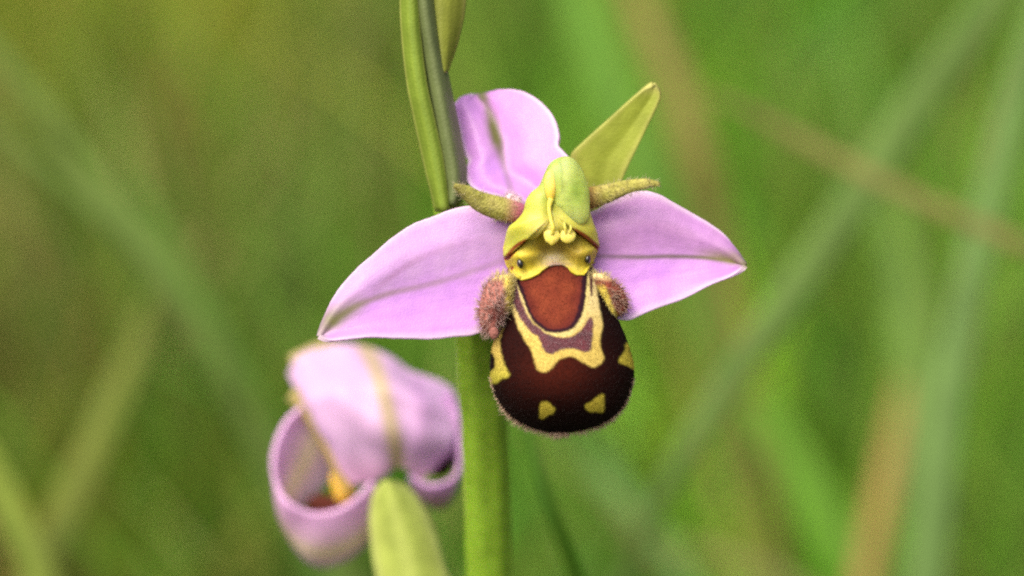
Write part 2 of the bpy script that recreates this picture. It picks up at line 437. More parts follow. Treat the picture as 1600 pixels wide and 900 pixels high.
# stem ---------------------------------------------------------------
stem_px = [(640,-260,40),(648,-130,48),(656,0,58),(665,90,70),(674,170,84),(687,250,102),(702,330,125),(724,430,165),(744,530,215),(755,640,272),(760,760,340),(763,900,420),(764,1010,480)]
g, nr_, ss, aa, ff = tube(stem_px, [8,12,17,20,22,24,27,32,37,37,36,35,34], n=48, m=140)
g = g + nr_ * (1.1 * np.cos(aa * 7))[None, :, None] + nr_ * (.7 * wave(g[..., 0], g[..., 1], 60, 6))[..., None]
vw = P(g); cc = np.zeros(g.shape)
vein = .5 + .5 * np.cos(aa * 7)[None, :, None]
cc[:] = mix(lin((128,160,52)), lin((128,164,46)), ss) * (1 - .12 * vein)
# carry it on straight down into the soil
lowring = vw[-1]; ctr = lowring.mean(0); extra = []
for k in range(1, 13):
    f_ = k / 12; c2 = ctr * (1 - f_) + base_pt * f_; c2[2] = ctr[2] * (1 - f_) - .005 * f_
    ring = (lowring - ctr) * (1 + .1 * f_); extra.append(ring + c2)
vw = np.concatenate([vw, np.array(extra)]); cc = np.concatenate([cc, np.tile(cc[-1:], (12, 1, 1))])
m_, n_ = vw.shape[:2]
ff = [(i * n_ + j, i * n_ + (j + 1) % n_, (i + 1) * n_ + (j + 1) % n_, (i + 1) * n_ + j) for i in range(m_ - 1) for j in range(n_)]
ff += [tuple(range(n_ - 1, -1, -1)), tuple((m_ - 1) * n_ + j for j in range(n_))]
mk('stem', vw, ff, cc.reshape(-1, 3), M_stem, plant)

def leaf(name, A, Bd, depth, base, edge, stripe=None, parent=None, nu=60, nv=28, thick=9, tipcol=None, nstripe=5):
    q, t, v, f = ruled(A, Bd, depth, nu, nv)
    e = np.minimum(v, 1 - v)
    c = mix(lin(base), lin(edge), 1 - sm(.02, .16, e))
    st = .5 + .5 * np.cos(v * 6.283 * nstripe)
    if stripe is not None: c = mix(c, lin(stripe), .45 * st * sm(.08, .25, e))
    c = c * (1 + .08 * wave(q[..., 0], q[..., 1], 70, 5))[..., None]
    if tipcol is not None: c = mix(c, lin(tipcol), sm(.86, 1, t))
    return mk(name, P(q), f, np.clip(c, 0, 1).reshape(-1, 3), M_leaf, parent, solid=thick * S, subsurf=0)

# bracts on the upper stem
b = leaf('bract', [(702,318),(694,285),(684,225),(671,150),(659,80),(646,-5),(636,-120),(640,-230)], [(712,320),(728,286),(717,215),(704,150),(691,85),(677,-5),(662,-120),(642,-232)],
     lambda t, v, x, y: 92 - 62 * t - 34 * np.sin(v * 3.14) + 10 * v, (118,132,84), (130,142,94), (100,116,68), plant)
b['label'] = 'shaded grey green bract folded along the upper stem'
b = leaf('bract', [(690,118),(676,60),(670,0),(676,-110),(700,-200)], [(698,108),(714,60),(725,0),(724,-110),(704,-202)],
     lambda t, v, x, y: 70 - 10 * t + 26 * (v - .3) - 16 * np.sin(v * 3.14), (150,160,62), (178,180,92), (128,140,48), plant)
b['label'] = 'pale yellow green bract behind the top of the stem'
b = leaf('bract', [(684,330),(664,250),(650,185),(639,130),(631,60),(628,-10),(630,-120),(644,-210)], [(700,330),(690,250),(676,185),(664,130),(655,60),(650,-10),(648,-120),(646,-212)],
     lambda t, v, x, y: 92 - 62 * t - 26 * np.sin(v * 3.14 * .8) - 6, (140,164,62), (176,188,96), (120,152,48), plant)
b['label'] = 'bright green bract sheathing the left side of the upper stem'
# flower bract behind
b = leaf('bract', [(912,330),(893,262),(892,242),(910,223),(950,187),(988,153),(1007,138),(1020,132)], [(955,330),(968,292),(984,255),(1002,218),(1021,178),(1031,154),(1030,141),(1020,132)],
     lambda t, v, x, y: 120 - 40 * t - 7 * np.abs(v - .62) + 10, (166,180,70), (182,188,92), (138,154,40), plant, tipcol=(196,196,110), nstripe=2)
b['label'] = 'pointed olive green bract rising behind the open flower'

# ------------------------------------------------------------------ open flower
fl = empty('flower', P(np.array([865., 400, 60])), plant)
fl['label'] = 'open flower with three pink sepals and a brown patterned lip'
g, nr_, ss, aa, ff = tube([(705,395,150),(760,400,190),(830,390,160),(862,370,90),(866,350,40)], [26,34,36,34,26], n=24, m=50)
o = mk('ovary', P(g), ff, lin((150,165,70)), M_stem, fl)

PINK_U, PINK_L, RIM = lin((214,174,228)), lin((218,164,240)), lin((240,222,242))
def sepal(A, Bd, depth, vein, extra=None, rimw=.085, up=PINK_U, lo=PINK_L, split=.5, nu=110, nv=70, seed=0, parent=None, thick=8, tint=None):
    q, t, v, f = ruled(A, Bd, depth, nu, nv)
    x, y = q[..., 0], q[..., 1]
    edge = (2 * np.abs(v - .5)) ** 6 * sm(0, .1, 1 - t)
    q[..., 0] += edge * .6 * wave(x, y, 70, seed + 7); q[..., 1] += edge * (.9 * wave(x, y, 75, seed + 8) + .2 * wave(x, y, 24, seed + 9))
    q[..., 2] += 1.6 * wave(x, y, 110, seed + 1) + .3 * wave(x, y, 40, seed + 2)
    c = mix(up, lo, sm(split - .12, split + .12, v))
    c = c * (1 + .03 * wave(x, y, 80, seed + 3) + .015 * wave(x, y, 25, seed + 4))[..., None]
    c = mix(c, c * np.array([.95, .90, .99]), np.clip(.5 + .5 * wave(x, y, 60, seed + 5), 0, 1))
    ln_ = np.abs(((v + .02 * wave(x, y, 120, seed + 6)) * 11) % 1 - .5) * 2
    c = c * (1 - .055 * (1 - sm(0, .35, ln_)) * sm(.02, .12, np.minimum(v, 1 - v)))[..., None]
    e = np.minimum(np.minimum(v, 1 - v) * 1.0, (1 - t) * 1.2)
    c = mix(c, RIM, (1 - sm(0, rimw, e)) * .75)
    for pts, wd, col, k, tr in vein:
        d, T = line_dist(pts, x, y)
        c = mix(c, lin(col), np.clip((1 - sm(0, wd, d)) * np.interp(T, *tr) * k, 0, 1))
    if extra: c = extra(c, x, y, t, v)
    return mk('sepal', P(q), f, np.clip(c, 0, 1).reshape(-1, 3), M_petal, parent, solid=thick * S)

# left lateral sepal
o = sepal([(845,335),(790,322),(735,321),(700,330),(660,344),(620,366),(580,399),(545,432),(520,466),(506,498),(498,526)],
          [(845,470),(800,500),(748,521),(710,527),(660,530),(605,528),(560,529),(535,531),(518,533),(507,531),(498,526)],
          lambda t, v, x, y: 30 - 40 * sm(.2, 1, t) + 8 * np.exp(-((v - .55) / .25) ** 2) * (1 - t * .3) - 8 * sm(.75, 1, v) + 12 * sm(.3, 0, v),
          [([(498,526),(525,497),(565,474),(610,458),(660,447),(720,430),(790,405)], 9, (146,130,108), .75, ([0, .2, .5, 1], [.4, 1, .75, .35])),
           ([(505,520),(522,500),(550,482),(580,470)], 28, (140,148,80), .9, ([0, .25, .7, 1], [.35, 1, .5, 0])),
           ([(560,470),(600,440),(640,412),(690,390),(760,370)], 8, (176,130,168), .45, ([0, .3, 1], [0, 1, .3])),
           ([(600,505),(660,497),(720,488)], 6, (205,150,210), .4, ([0, .5, 1], [0, 1, .2]))],
          seed=10, parent=fl)
o['label'] = 'left pink sepal with a greenish vein to its tip'
# right lateral sepal
o = sepal([(880,340),(925,330),(960,310),(1000,300),(1030,304),(1060,321),(1100,344),(1132,368),(1150,390),(1158,404),(1165,415)],
          [(880,470),(930,490),(978,500),(1002,493),(1035,479),(1070,465),(1110,446),(1135,436),(1150,428),(1160,421),(1165,415)],
          lambda t, v, x, y: 34 + 6 * t + 7 * np.exp(-((v - .5) / .2) ** 2) - 16 * sm(.7, 1, v) + 14 * sm(.3, 0, v),
          [([(1165,415),(1140,408),(1100,403),(1050,401),(1000,402),(930,400)], 6.5, (104,96,76), .95, ([0, .3, .7, 1], [1, 1, .95, .5])),
           ([(1163,412),(1140,405),(1110,398),(1080,396)], 18, (150,148,84), .9, ([0, .25, .5, 1], [.4, 1, .8, 0])),
           ([(1130,395),(1080,368),(1020,350),(950,345)], 12, (190,140,190), .35, ([0, .5, 1], [0, 1, .3]))],
          up=lin((206,158,216)), lo=lin((214,158,236)), split=.52, seed=30, parent=fl)
o['label'] = 'right pink sepal with a dark straight vein'
# upper sepal, bent back
o = sepal([(838,330),(790,312),(762,303),(745,299),(733,288),(728,272),(733,254),(727,240),(721,216),(715,188),(711,168),(722,155),(737,150)],
          [(880,330),(905,285),(898,258),(884,240),(873,228),(874,212),(868,190),(858,172),(840,155),(815,143),(790,141),(770,146),(752,151)],
          lambda t, v, x, y: 44 + 110 * t ** 1.3 + 16 * np.exp(-((v - .42) / .18) ** 2) + 9 * sm(.2, 0, v) - 5 * np.sin(v * 6.28) * sm(.3, .8, t),
          [([(755,148),(763,170),(772,205),(780,235),(792,280),(800,310)], 12, (140,124,110), .85, ([0, .2, .6, 1], [.8, .9, 1, .6])),
           ([(766,180),(773,210),(781,240)], 20, (104,106,50), 1.0, ([0, .3, .7, 1], [.5, 1, 1, .3])),
           ([(750,147),(758,155),(764,163)], 12, (128,132,80), .9, ([0, .4, 1], [1, 1, .1]))],
          up=lin((212,160,228)), lo=lin((226,168,240)), split=.38, seed=50, parent=fl, rimw=.07,
          extra=lambda c, x, y, t, v: mix(c, lin((196,140,240)), .55 * np.exp(-((x - 768) / 26) ** 2 - ((y - 282) / 30) ** 2)))
o['label'] = 'upper pink sepal bent backwards with a green vein'

# small hairy petals (horns)
def horn(path, radii, seed, flat, basecol, label):
    g, nr, ss, aa, ff = tube(path, radii, n=28, m=60, flat=flat)
    x, y = g[..., 0], g[..., 1]
    c = mix(lin((156,156,74)), lin((176,170,96)), .5 + .5 * wave(x, y, 30, seed))
    c = mix(c, lin((120,112,48)), .5 * sm(.2, .9, wave(x, y, 14, seed + 1)))
    c = mix(lin(basecol), c, sm(.08, .36, ss)); c = mix(c, lin((112,108,52)), .5 * sm(.8, .95, ss))
    o = mk('petal', P(g), ff, np.clip(c, 0, 1).reshape(-1, 3), M_fuzz, fl); o['label'] = label
    k = rng.integers(0, g.shape[0], 520); j = rng.integers(0, g.shape[1], 520)
    jit = rng.normal(0, .8, (520, 3))
    tang = np.gradient(g.mean(1), axis=0); tang /= np.linalg.norm(tang, axis=1)[:, None]
    dr = nr[k, j] + .55 * tang[k] + rng.normal(0, .3, (520, 3))
    hairs('petal_hair', g[k, j] + jit, dr, 3 + 7 * rng.random(520) ** 2.2, .34, lin((206,196,130)), lin((242,234,206)), M_hair, fl)
    return o
horn([(818,336,26),(800,330,12),(775,324,0),(750,315,-12),(728,300,-26),(714,292,-34),(710,290,-36)], [16,17,18.5,17.5,14.5,11,4], 70, .7, (188,104,136), 'left stubby hairy green petal with a pink base')
horn([(905,318,30),(922,310,22),(950,302,8),(980,292,-6),(1008,287,-18),(1024,287,-26),(1031,288,-28)], [16,17,15,12.5,10,8,3], 80, .6, (160,110,70), 'right slender hairy green petal')
# pale fuzzy collar beside the left petal base
q, f = blob([(776,342),(788,347),(804,343),(813,330),(815,314),(805,304),(793,303),(786,312),(778,328)], (798,326), 5, 10, 30)
mk('petal_collar', P(q), f, mix(lin((226,196,208)), lin((200,116,150)), np.exp(-((q[:, 0] - 800) / 10) ** 2 - ((q[:, 1] - 330) / 12) ** 2)), M_fuzz, fl)
k = rng.integers(0, len(q) // 2, 380)
hairs('petal_hair', q[k], np.c_[(q[k, 0] - 798) / 14, (q[k, 1] - 330) / 14 - .5, np.full(380, -.4)] + rng.normal(0, .3, (380, 3)), rng.uniform(4, 9, 380), .36, lin((226,196,206)), lin((250,240,240)), M_hair, fl)

# ------------------------------------------------------------------ lip
LY = [405,430,450,470,490,505,520,535,553,575,590,605,620,638,650,660,668,673,675]
LX = [803,793,788,789,790,786,778,771,767,766,766,769,775,786,798,814,833,853,868]
RY = [405,430,450,470,490,505,520,540,560,575,595,610,630,643,655,665,671,674,675]
RX = [922,932,940,950,960,968,975,982,988,991,990,986,978,968,952,933,908,890,874]
DY = [405,440,480,520,560,600,626,648,664,671,675]
DC = [6,-14,-38,-58,-70,-74,-68,-52,-30,-14,-4]
ED = [16,30,48,66,80,82,72,52,30,14,5]
def hermite(x, xs, ys):
    xs, ys = np.array(xs, float), np.array(ys, float); s = np.gradient(ys, xs)
    i = np.clip(np.searchsorted(xs, x) - 1, 0, len(xs) - 2); h = xs[i + 1] - xs[i]; t = (x - xs[i]) / h
    return (2*t**3-3*t**2+1)*ys[i] + (t**3-2*t**2+t)*h*s[i] + (-2*t**3+3*t**2)*ys[i+1] + (t**3-t**2)*h*s[i+1]
NR, NC = 250, 230
rr = np.linspace(0, 1, NR); yy = 405 + 270 * (1 - (1 - rr) ** 1.35)
xl, xr = np.interp(yy, LY, LX), np.interp(yy, RY, RX)
ker = np.ones(7) / 7
xl[3:-3] = np.convolve(xl, ker, 'valid'); xr[3:-3] = np.convolve(xr, ker, 'valid')
dc, de = hermite(yy, DY, DC), hermite(yy, DY, ED)
th = np.linspace(-R(128), R(128), NC)
X = ((xl + xr) / 2)[:, None] + ((xr - xl) / 2)[:, None] * np.sin(th)[None]
Y = yy[:, None] + 0 * X
Y = Y - sm(R(80), R(128), np.abs(th))[None] * 6
Dp = dc[:, None] + de[:, None] * (1 - np.cos(th))[None]
front = np.abs(th)[None] + 0 * X < R(96)

def cl(p, n=None): return crom(p, n or len(p) * 5, True)
SPEC = cl([(812,434),(826,430),(840,424),(849,415),(862,409),(880,408),(890,416),(900,424),(908,424),(909,440),(907,462),(904,480),(899,494),(893,506),(881,513),(868,515),(855,512),(842,503),(832,490),(825,472),(819,455)])
YRING = cl([(803,424),(850,404),(885,404),(921,418),(921,440),(920,465),(917,490),(909,508),(898,520),(884,526),(868,525),(852,519),(842,509),(831,496),(821,478),(813,460),(807,440)])
PURP = cl([(796,430),(805,430),(809,450),(816,474),(826,496),(840,510),(855,520),(870,526),(888,527),(902,521),(912,510),(920,497),(926,497),(927,515),(925,535),(924,546),(917,551),(907,548),(898,545),(889,545),(879,546),(870,550),(861,553),(853,550),(847,541),(841,527),(830,519),(820,506),(810,490),(801,470),(796,450)])
YOUT = cl([(788,420),(860,395),(932,418),(931,440),(933,460),(937,482),(941,500),(941,512),(938,526),(938,540),(942,554),(944,561),(939,567),(930,574),(921,572),(910,566),(899,559),(889,557),(879,559),(869,566),(861,577),(851,581),(841,579),(836,567),(830,547),(817,527),(806,502),(797,476),(792,452)])
YL = cl([(797,420),(795,446),(792,470),(793,490),(789,505),(784,520),(781,540),(786,562),(796,584),(794,590),(784,592),(771,600),(755,596),(755,520),(770,490),(780,420)])
YL_D = cl([(760,552),(771,553),(774,566),(771,578),(760,580)])
YR = cl([(978,536),(976,548),(967,561),(971,568),(988,575),(1000,578),(1000,540)])
YR_D = cl([(983,546),(987,554),(989,560),(995,560),(995,545)])
SP1 = cl([(845,629),(853,628),(861,632),(867,639),(864,645),(857,649),(846,655),(842,652),(843,640)])
SP2 = cl([(942,615),(944,622),(944,640),(940,645),(930,644),(919,642),(913,635),(921,629),(932,620)])
STRK = cl([(921,416),(925,418),(926,440),(926,458),(924,464),(922,455),(921,435)])
jx = .8 * wave(X, Y, 14, 90) + .5 * wave(X, Y, 4, 91); jy = .8 * wave(X, Y, 14, 92) + .5 * wave(X, Y, 5, 93)
xs_, ys_ = X + jx, Y + jy
def cover(c, poly, col, soft=1.6):
    soft = soft * 1.35; a = 1 - sm(-soft, soft, sdf(poly, xs_, ys_)); return mix(c, col, a)
MAROON, MAROON2 = lin((28,8,7)), lin((82,27,13))
YEL, YEL2 = lin((220,196,104)), lin((224,208,150))
c = mix(MAROON, MAROON2, .75 * np.exp(-((X - 868) / 62) ** 2 - ((Y - 575) / 42) ** 2))
c = mix(c, lin((56,20,17)), .4 * np.exp(-((X - 800) / 22) ** 2 - ((Y - 520) / 50) ** 2))
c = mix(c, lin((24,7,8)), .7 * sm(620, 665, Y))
yellow = mix(YEL2, YEL, sm(450, 540, Y))
c = cover(c, YL, mix(YEL, lin((196,190,70)), sm(540, 600, Y)), 2.2); c = cover(c, YL_D, MAROON)
c = cover(c, YR, lin((206,192,72)), 2.0); c = cover(c, YR_D, MAROON)
c = cover(c, YOUT, yellow, 1.9)
# dark flank beside the yellow band at the top
c = cover(c, PURP, mix(lin((116,66,74)), lin((98,64,70)), .5 + .5 * wave(X, Y, 30, 94)), 1.6)
c = cover(c, YRING, mix(YEL2, lin((224,208,120)), .5), 1.8)
c = cover(c, STRK, lin((84,50,54)), 1.0)
ds = sdf(SPEC, xs_, ys_)
c = mix(c, lin((50,24,36)), (1 - sm(4.0 + 3 * sm(890, 908, X), 7.0 + 3 * sm(890, 908, X), ds)))
spec = mix(lin((142,68,44)), lin((122,54,38)), .5 + .5 * wave(X, Y, 40, 95))
spec = mix(spec, lin((96,38,34)), .8 * (1 - sm(0, 22, -ds)) ** 1.5)
c = mix(c, spec, 1 - sm(-1.5, 1.5, ds))
for P1, k in ((SP1, 0), (SP2, 1)): c = cover(c, P1, lin((204,188,70)), 1.7)
# fine pale flecks of hair on the purple band
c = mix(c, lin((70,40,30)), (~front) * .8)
Dp = Dp + 3.5 * (1 - sm(-10, 3, ds)) * 1.0            # speculum lies a little lower
lip = mk('lip', P(np.stack([X, Y, Dp], -1)), gridf(NR, NC), np.clip(c, 0, 1).reshape(-1, 3), M_lip, fl, solid=8 * S, offset=-1.0)
lip['label'] = 'dark brown velvety lip with yellow outlines and two yellow spots'

# hair fringe round the lip margin
pick = []
for i in range(NR):
    if yy[i] < 590: continue
    for s_ in (-1, 1):
        n = 5 if yy[i] < 648 else 9
        for k in range(n):
            a = rng.uniform(R(76), R(112)); j = int(np.clip((s_ * a + R(128)) / R(256) * (NC - 1), 0, NC - 1)); pick.append((i, j))
for k in range(250):
    pick.append((NR - 1 - rng.integers(0, 5), rng.integers(30, NC - 30)))
pk = np.array(pick); rt = np.stack([X, Y, Dp], -1)[pk[:, 0], pk[:, 1]]
rt = rt + rng.normal(0, .6, rt.shape)
cxy = np.array([872., 590.])
dr = np.c_[(rt[:, 0] - cxy[0]) / 110, (rt[:, 1] - cxy[1]) / 92, np.zeros(len(rt))]
dr /= np.linalg.norm(dr, axis=1)[:, None]; down = sm(.1, .95, dr[:, 1])
dr[:, 2] += -.15 + .3 * rng.normal(size=len(rt)); dr += rng.normal(0, .2, dr.shape)
ln = rng.uniform(.45, 1.35, len(rt)) * (3.2 + 8.5 * down)
hairs('lip_fringe', rt, dr, ln, .55, lin((176,130,112)), lin((255,236,206)), M_hair, fl)
# short velvet on the face of the lip
kk = rng.integers(4, NR - 4, 13000); jj = rng.integers(35, NC - 35, 13000)
rt = np.stack([X, Y, Dp], -1)[kk, jj]; cl_ = c[kk, jj]
dr = np.c_[np.sin(th[jj]) * .8, np.full(13000, .9), -np.cos(th[jj]) * .8] + rng.normal(0, .25, (13000, 3))
hairs('lip_velvet', rt, dr, rng.uniform(2.0, 3.6, 13000), .32, cl_, np.clip(cl_ * 1.2 + .003, 0, 1), M_hair, fl)
kk = rng.integers(0, NR, 26000); jj = rng.integers(0, NC, 26000)
m1 = (sdf(PURP, X[kk, jj], Y[kk, jj]) < 0) & (sdf(YRING, X[kk, jj], Y[kk, jj]) > 0); kk, jj = kk[m1][:650], jj[m1][:650]
rt = np.stack([X, Y, Dp], -1)[kk, jj]
hairs('lip_velvet', rt, np.c_[rng.normal(0, .5, len(kk)), np.full(len(kk), .8), np.full(len(kk), -.7)], rng.uniform(2, 4, len(kk)), .34, lin((150,110,118)), lin((226,206,212)), M_hair, fl)

# side lobes -----------------------------------------------------------
def lobe(poly, cen, tf, d0, colf, hcol, tip, centre_dir, nh, ln, label):
    q, f = blob(poly, cen, tf, tf * .8, d0)
    x, y = q[:, 0], q[:, 1]
    q[:, 2] += 2.5 * wave(x, y, 22, 17)
    cc = colf(x, y)
    o = mk('side_lobe', P(q), f, np.clip(cc, 0, 1), M_fuzz, fl); o['label'] = label
    k = rng.integers(0, int(len(q) * .72), nh); rt = q[k] + rng.normal(0, 1.1, (nh, 3))
    dr = np.c_[(rt[:, 0] - centre_dir[0]), (rt[:, 1] - centre_dir[1]), (rt[:, 2] - d0) * 1.2 - 3] / 20 + rng.normal(0, .22, (nh, 3))
    cr = colf(rt[:, 0], rt[:, 1]); yel = (cr[:, 1] > .4)[:, None]
    hairs('side_lobe_hair', rt, dr, rng.uniform(*ln, nh), .42, np.where(yel, cr, lin(hcol)), np.where(yel, lin((240,230,170)), lin(tip)), M_hair, fl, curl=.12)
def colL(x, y):
    c = mix(lin((164,108,98)), lin((98,46,42)), np.exp(-((x - 774) / 11) ** 2 - ((y - 494) / 13) ** 2))
    c = mix(c, lin((226,206,96)), sm(-5, 5, x - (787 + 3 * np.sin((y - 430) / 40))))
    c = mix(c, lin((236,220,130)), 1 - sm(430, 442, y))
    return c
lobe([(799,432),(786,429),(769,436),(757,450),(751,467),(748,486),(750,506),(757,519),(767,523),(775,520),(782,509),(789,494),(797,474),(800,450)], (777,478), 22, -12, colL, (164,104,96), (255,234,226), (778,490), 1300, (4, 16), 'left furry pink brown side lobe of the lip')
q, f = blob([(766,514),(774,511),(779,518),(777,527),(770,530),(765,524)], (772,520), 5, 5, -34)
mk('side_lobe_tip', P(q), f, lin((140,92,84)), M_fuzz, fl)
def colR(x, y):
    c = mix(lin((132,66,52)), lin((96,40,34)), np.exp(-((x - 974) / 10) ** 2 - ((y - 474) / 9) ** 2))
    c = mix(c, lin((224,206,92)), sm(5, -3, x - (948 + (y - 455) * .40)) * sm(440, 455, y))
    c = mix(c, lin((232,214,150)), 1 - sm(430, 442, y))
    return c
lobe([(926,430),(938,427),(952,433),(964,443),(974,454),(980,467),(981,479),(976,487),(968,493),(961,497),(954,490),(945,472),(934,452)], (960,462), 20, 4, colR, (164,108,92), (248,222,200), (946,460), 850, (3, 12), 'right furry brown and yellow side lobe of the lip')

# ------------------------------------------------------------------ lip base ("face") with the eye knobs, column above it
rows = np.linspace(350, 441, 90)
fl_x = np.interp(rows, [350,362,378,395,410,425,436,441], [806,795,789,786,786,790,800,812])
fr_x = np.interp(rows, [350,362,378,395,410,425,436,441], [922,928,933,936,935,928,920,914])
uu = np.linspace(-1, 1, 130)
ang = uu * R(100)
FX = ((fl_x + fr_x) / 2)[:, None] + ((fr_x - fl_x) / 2)[:, None] * np.sin(ang)[None]
FY = rows[:, None] + 0 * FX
# scalloped lower edge where the brown field begins
low = np.interp(FX, [786,800,815,830,842,850,858,868,880,887,893,902,914,925,936], [424,437,437,433,427,420,415,413,413,417,424,429,429,424,412])
tt = (FY - 350) / (441 - 350); FY = 350 + tt * (low - 350)
FD = -10 + 46 * (1 - np.cos(ang))[None] * .8 + 0 * FX
FD = FD + 34 * np.exp(-((FX - 864) / 30) ** 2 - ((FY - 388) / 22) ** 2)
FD = FD + 11 * sm(.6, 1, tt) - 10 * np.exp(-((FX - 822) / 19) ** 2 - ((FY - 416) / 15) ** 2) - 10 * np.exp(-((FX - 907) / 16) ** 2 - ((FY - 412) / 14) ** 2)
FD = FD - 10 * sm(.9, .55, tt) * sm(.2, .6, tt) + 7 * sm(.9, 1.0, tt) - 8
hwl = np.interp(FY, RY, RX) - np.interp(FY, LY, LX); cxl = (np.interp(FY, RY, RX) + np.interp(FY, LY, LX)) / 2
lipd = np.interp(FY, DY, DC) + np.interp(FY, DY, ED) * (1 - np.sqrt(np.clip(1 - ((FX - cxl) / (hwl / 2)) ** 2, 0, 1))) - 3
FD = FD + (lipd - FD) * sm(.5, 1, tt)
fc = mix(lin((214,198,60)), lin((204,190,70)), .5 + .5 * wave(FX, FY, 26, 61))
fc = mix(fc, lin((150,124,44)), .8 * np.exp(-((FX - 862) / 36) ** 2 - ((FY - 385) / 17) ** 2))
fc = mix(fc, lin((178,150,64)), .6 * np.exp(-((FX - 900) / 18) ** 2 - ((FY - 395) / 16) ** 2))
for kx in (848, 876): fc = mix(fc, lin((128,106,46)), .6 * np.exp(-((FX - kx) / 9) ** 2 - ((FY - 389) / 7) ** 2))
fc = mix(fc, lin((214,198,164)), .9 * np.exp(-((FX - 864) / 17) ** 2 - ((FY - 404) / 8) ** 2))
fc = mix(fc, lin((168,140,140)), .85 * np.exp(-((FX - 868) / 20) ** 2 - ((FY - 413) / 5) ** 2))
for pts, wd in (([(819,376),(810,384),(802,394),(795,402),(790,404)], 3.6), ([(899,360),(910,366),(920,373),(930,382),(937,389)], 4.6), ([(800,419),(796,424),(791,428)], 3.2), ([(936,403),(931,409),(928,415)], 2.6)):
    d, T = line_dist(pts, FX, FY); fc = mix(fc, lin((158,76,36)), 1 - sm(wd * .6, wd * 1.15, d))
    FD = FD + 5 * (1 - sm(0, wd * 1.3, d))
mk('lip_base', P(np.stack([FX, FY, FD], -1)), gridf(90, 130), np.clip(fc, 0, 1).reshape(-1, 3), M_face, fl, solid=6 * S, offset=-1)['label'] = 'waxy yellow throat of the flower with brown side stripes'
for ex, ey, rx, ry, rot in ((813,412,5.0,8.2,-.25), (918,405,4.8,7.6,.05)):
    a = np.linspace(0, 6.283, 14, endpoint=False)
    pl = np.c_[ex + rx * np.cos(a) * math.cos(rot) - ry * np.sin(a) * math.sin(rot), ey + rx * np.cos(a) * math.sin(rot) + ry * np.sin(a) * math.cos(rot)]
    i = np.argmin((FX - ex) ** 2 + (FY - ey) ** 2); d0 = FD.ravel()[i]
    q, f = blob(pl, (ex, ey), 6, 4, d0 - 3, nr=12, na=40)
    mk('eye_knob', P(q), f, lin((20,20,12)), M_eye, fl)['label'] = 'tiny glossy black eye knob'

# column body: broad yellow arms rising into the green hood
col_poly = [(884,244),(897,249),(908,263),(916,281),(921,300),(922,328),(927,346),(933,362),(936,378),(936,388),(920,374),(899,360),(893,372),(876,366),(866,374),(852,366),(846,365),(838,373),(828,376),(817,377),(803,388),(793,402),(787,402),(788,385),(790,368),(795,354),(806,345),(817,331),(822,312),(830,300),(842,290),(850,272),(858,256),(870,247)]
def colbody(x, y):
    g = sm(360, 300, y); c = mix(lin((206,202,84)), lin((176,192,84)), g); c = mix(c, lin((184,192,76)), sm(842, 806, x) * .8)
    c = mix(c, lin((196,200,66)), .7 * np.exp(-((x - 815) / 22) ** 2 - ((y - 352) / 12) ** 2))
    c = mix(c, lin((160,184,92)), sm(310, 255, y))
    c = mix(c, lin((244,232,136)), .85 * np.exp(-((x - 852) / 22) ** 2 - ((y - 357) / 14) ** 2))
    c = c * (1 + .07 * wave(x, y, 22, 71) + .04 * wave(x, y, 8, 72))[:, None]
    for pts in ([(822,376),(810,382),(800,391),(793,400),(788,405)], [(897,359),(910,366),(920,373),(930,382),(937,389)]):
        d, T = line_dist(pts, x, y); c = mix(c, lin((128,60,30)), 1 - sm(1.6, 4.6, d))
    return mix(c, lin((140,140,50)), .55 * np.exp(-((x - 868) / 14) ** 2 - ((y - 325) / 18) ** 2))
cp = crom(col_poly, 150, True); cen = np.array([866., 335.])
q, f = blob(cp, cen, 34, 26, -10, na=150, power=.34)
x, y = q[:, 0], q[:, 1]; fr = q[:, 2] < -10
q[:, 2] += np.where(fr, 9 * np.exp(-((x - 862) / 10) ** 2 - ((y - 320) / 34) ** 2), 0)   # hollow the pollen sacs lie in
q[:, 2] += -8 * sm(330, 260, y) + 20 * sm(345, 390, y) * np.clip(np.abs(x - 862) / 70, 0, 1)
mk('column', P(q), f, np.clip(colbody(x, y), 0, 1), M_wax, fl)['label'] = 'yellow green column arching over the throat'
hood = [(884,245),(897,249),(908,263),(916,281),(921,302),(921,330),(917,345),(906,350),(895,344),(882,335),(872,326),(867,312),(868,292),(867,272),(873,254)]
q, f = blob(hood, (894,296), 13, 14, -36, power=.8)
x, y = q[:, 0], q[:, 1]
hc = mix(lin((170,186,92)), lin((138,166,62)), np.exp(-((x - 900) / 16) ** 2 - ((y - 300) / 26) ** 2))
hc = hc * (1 + .12 * wave(x, y, 18, 33) + .06 * wave(x, y, 7, 34))[:, None]
hc = mix(hc, lin((182,194,122)), .6 * np.exp(-((x - 890) / 22) ** 2 - ((y - 342) / 12) ** 2))
hc = mix(hc, lin((150,172,96)), .6 * sm(275, 250, y))
q[:, 2] += -5 * sm(300, 345, y)
mk('anther_hood', P(q), f, hc, M_wax, fl)['label'] = 'pale green rounded hood over the pollen sacs'
a = np.linspace(0, 6.283, 20, endpoint=False)
q, f = blob(np.c_[860.5 + 10 * np.cos(a) * (1 - .12 * np.sin(a)), 290 + 25 * np.sin(a)], (860.5, 290), 7, 12, -38, nr=16, na=48)
mk('pollen_sac', P(q), f, mix(lin((250,222,110)), lin((238,206,84)), sm(280, 310, q[:, 1])), M_wax, fl)['label'] = 'amber yellow pollen sac under the hood'
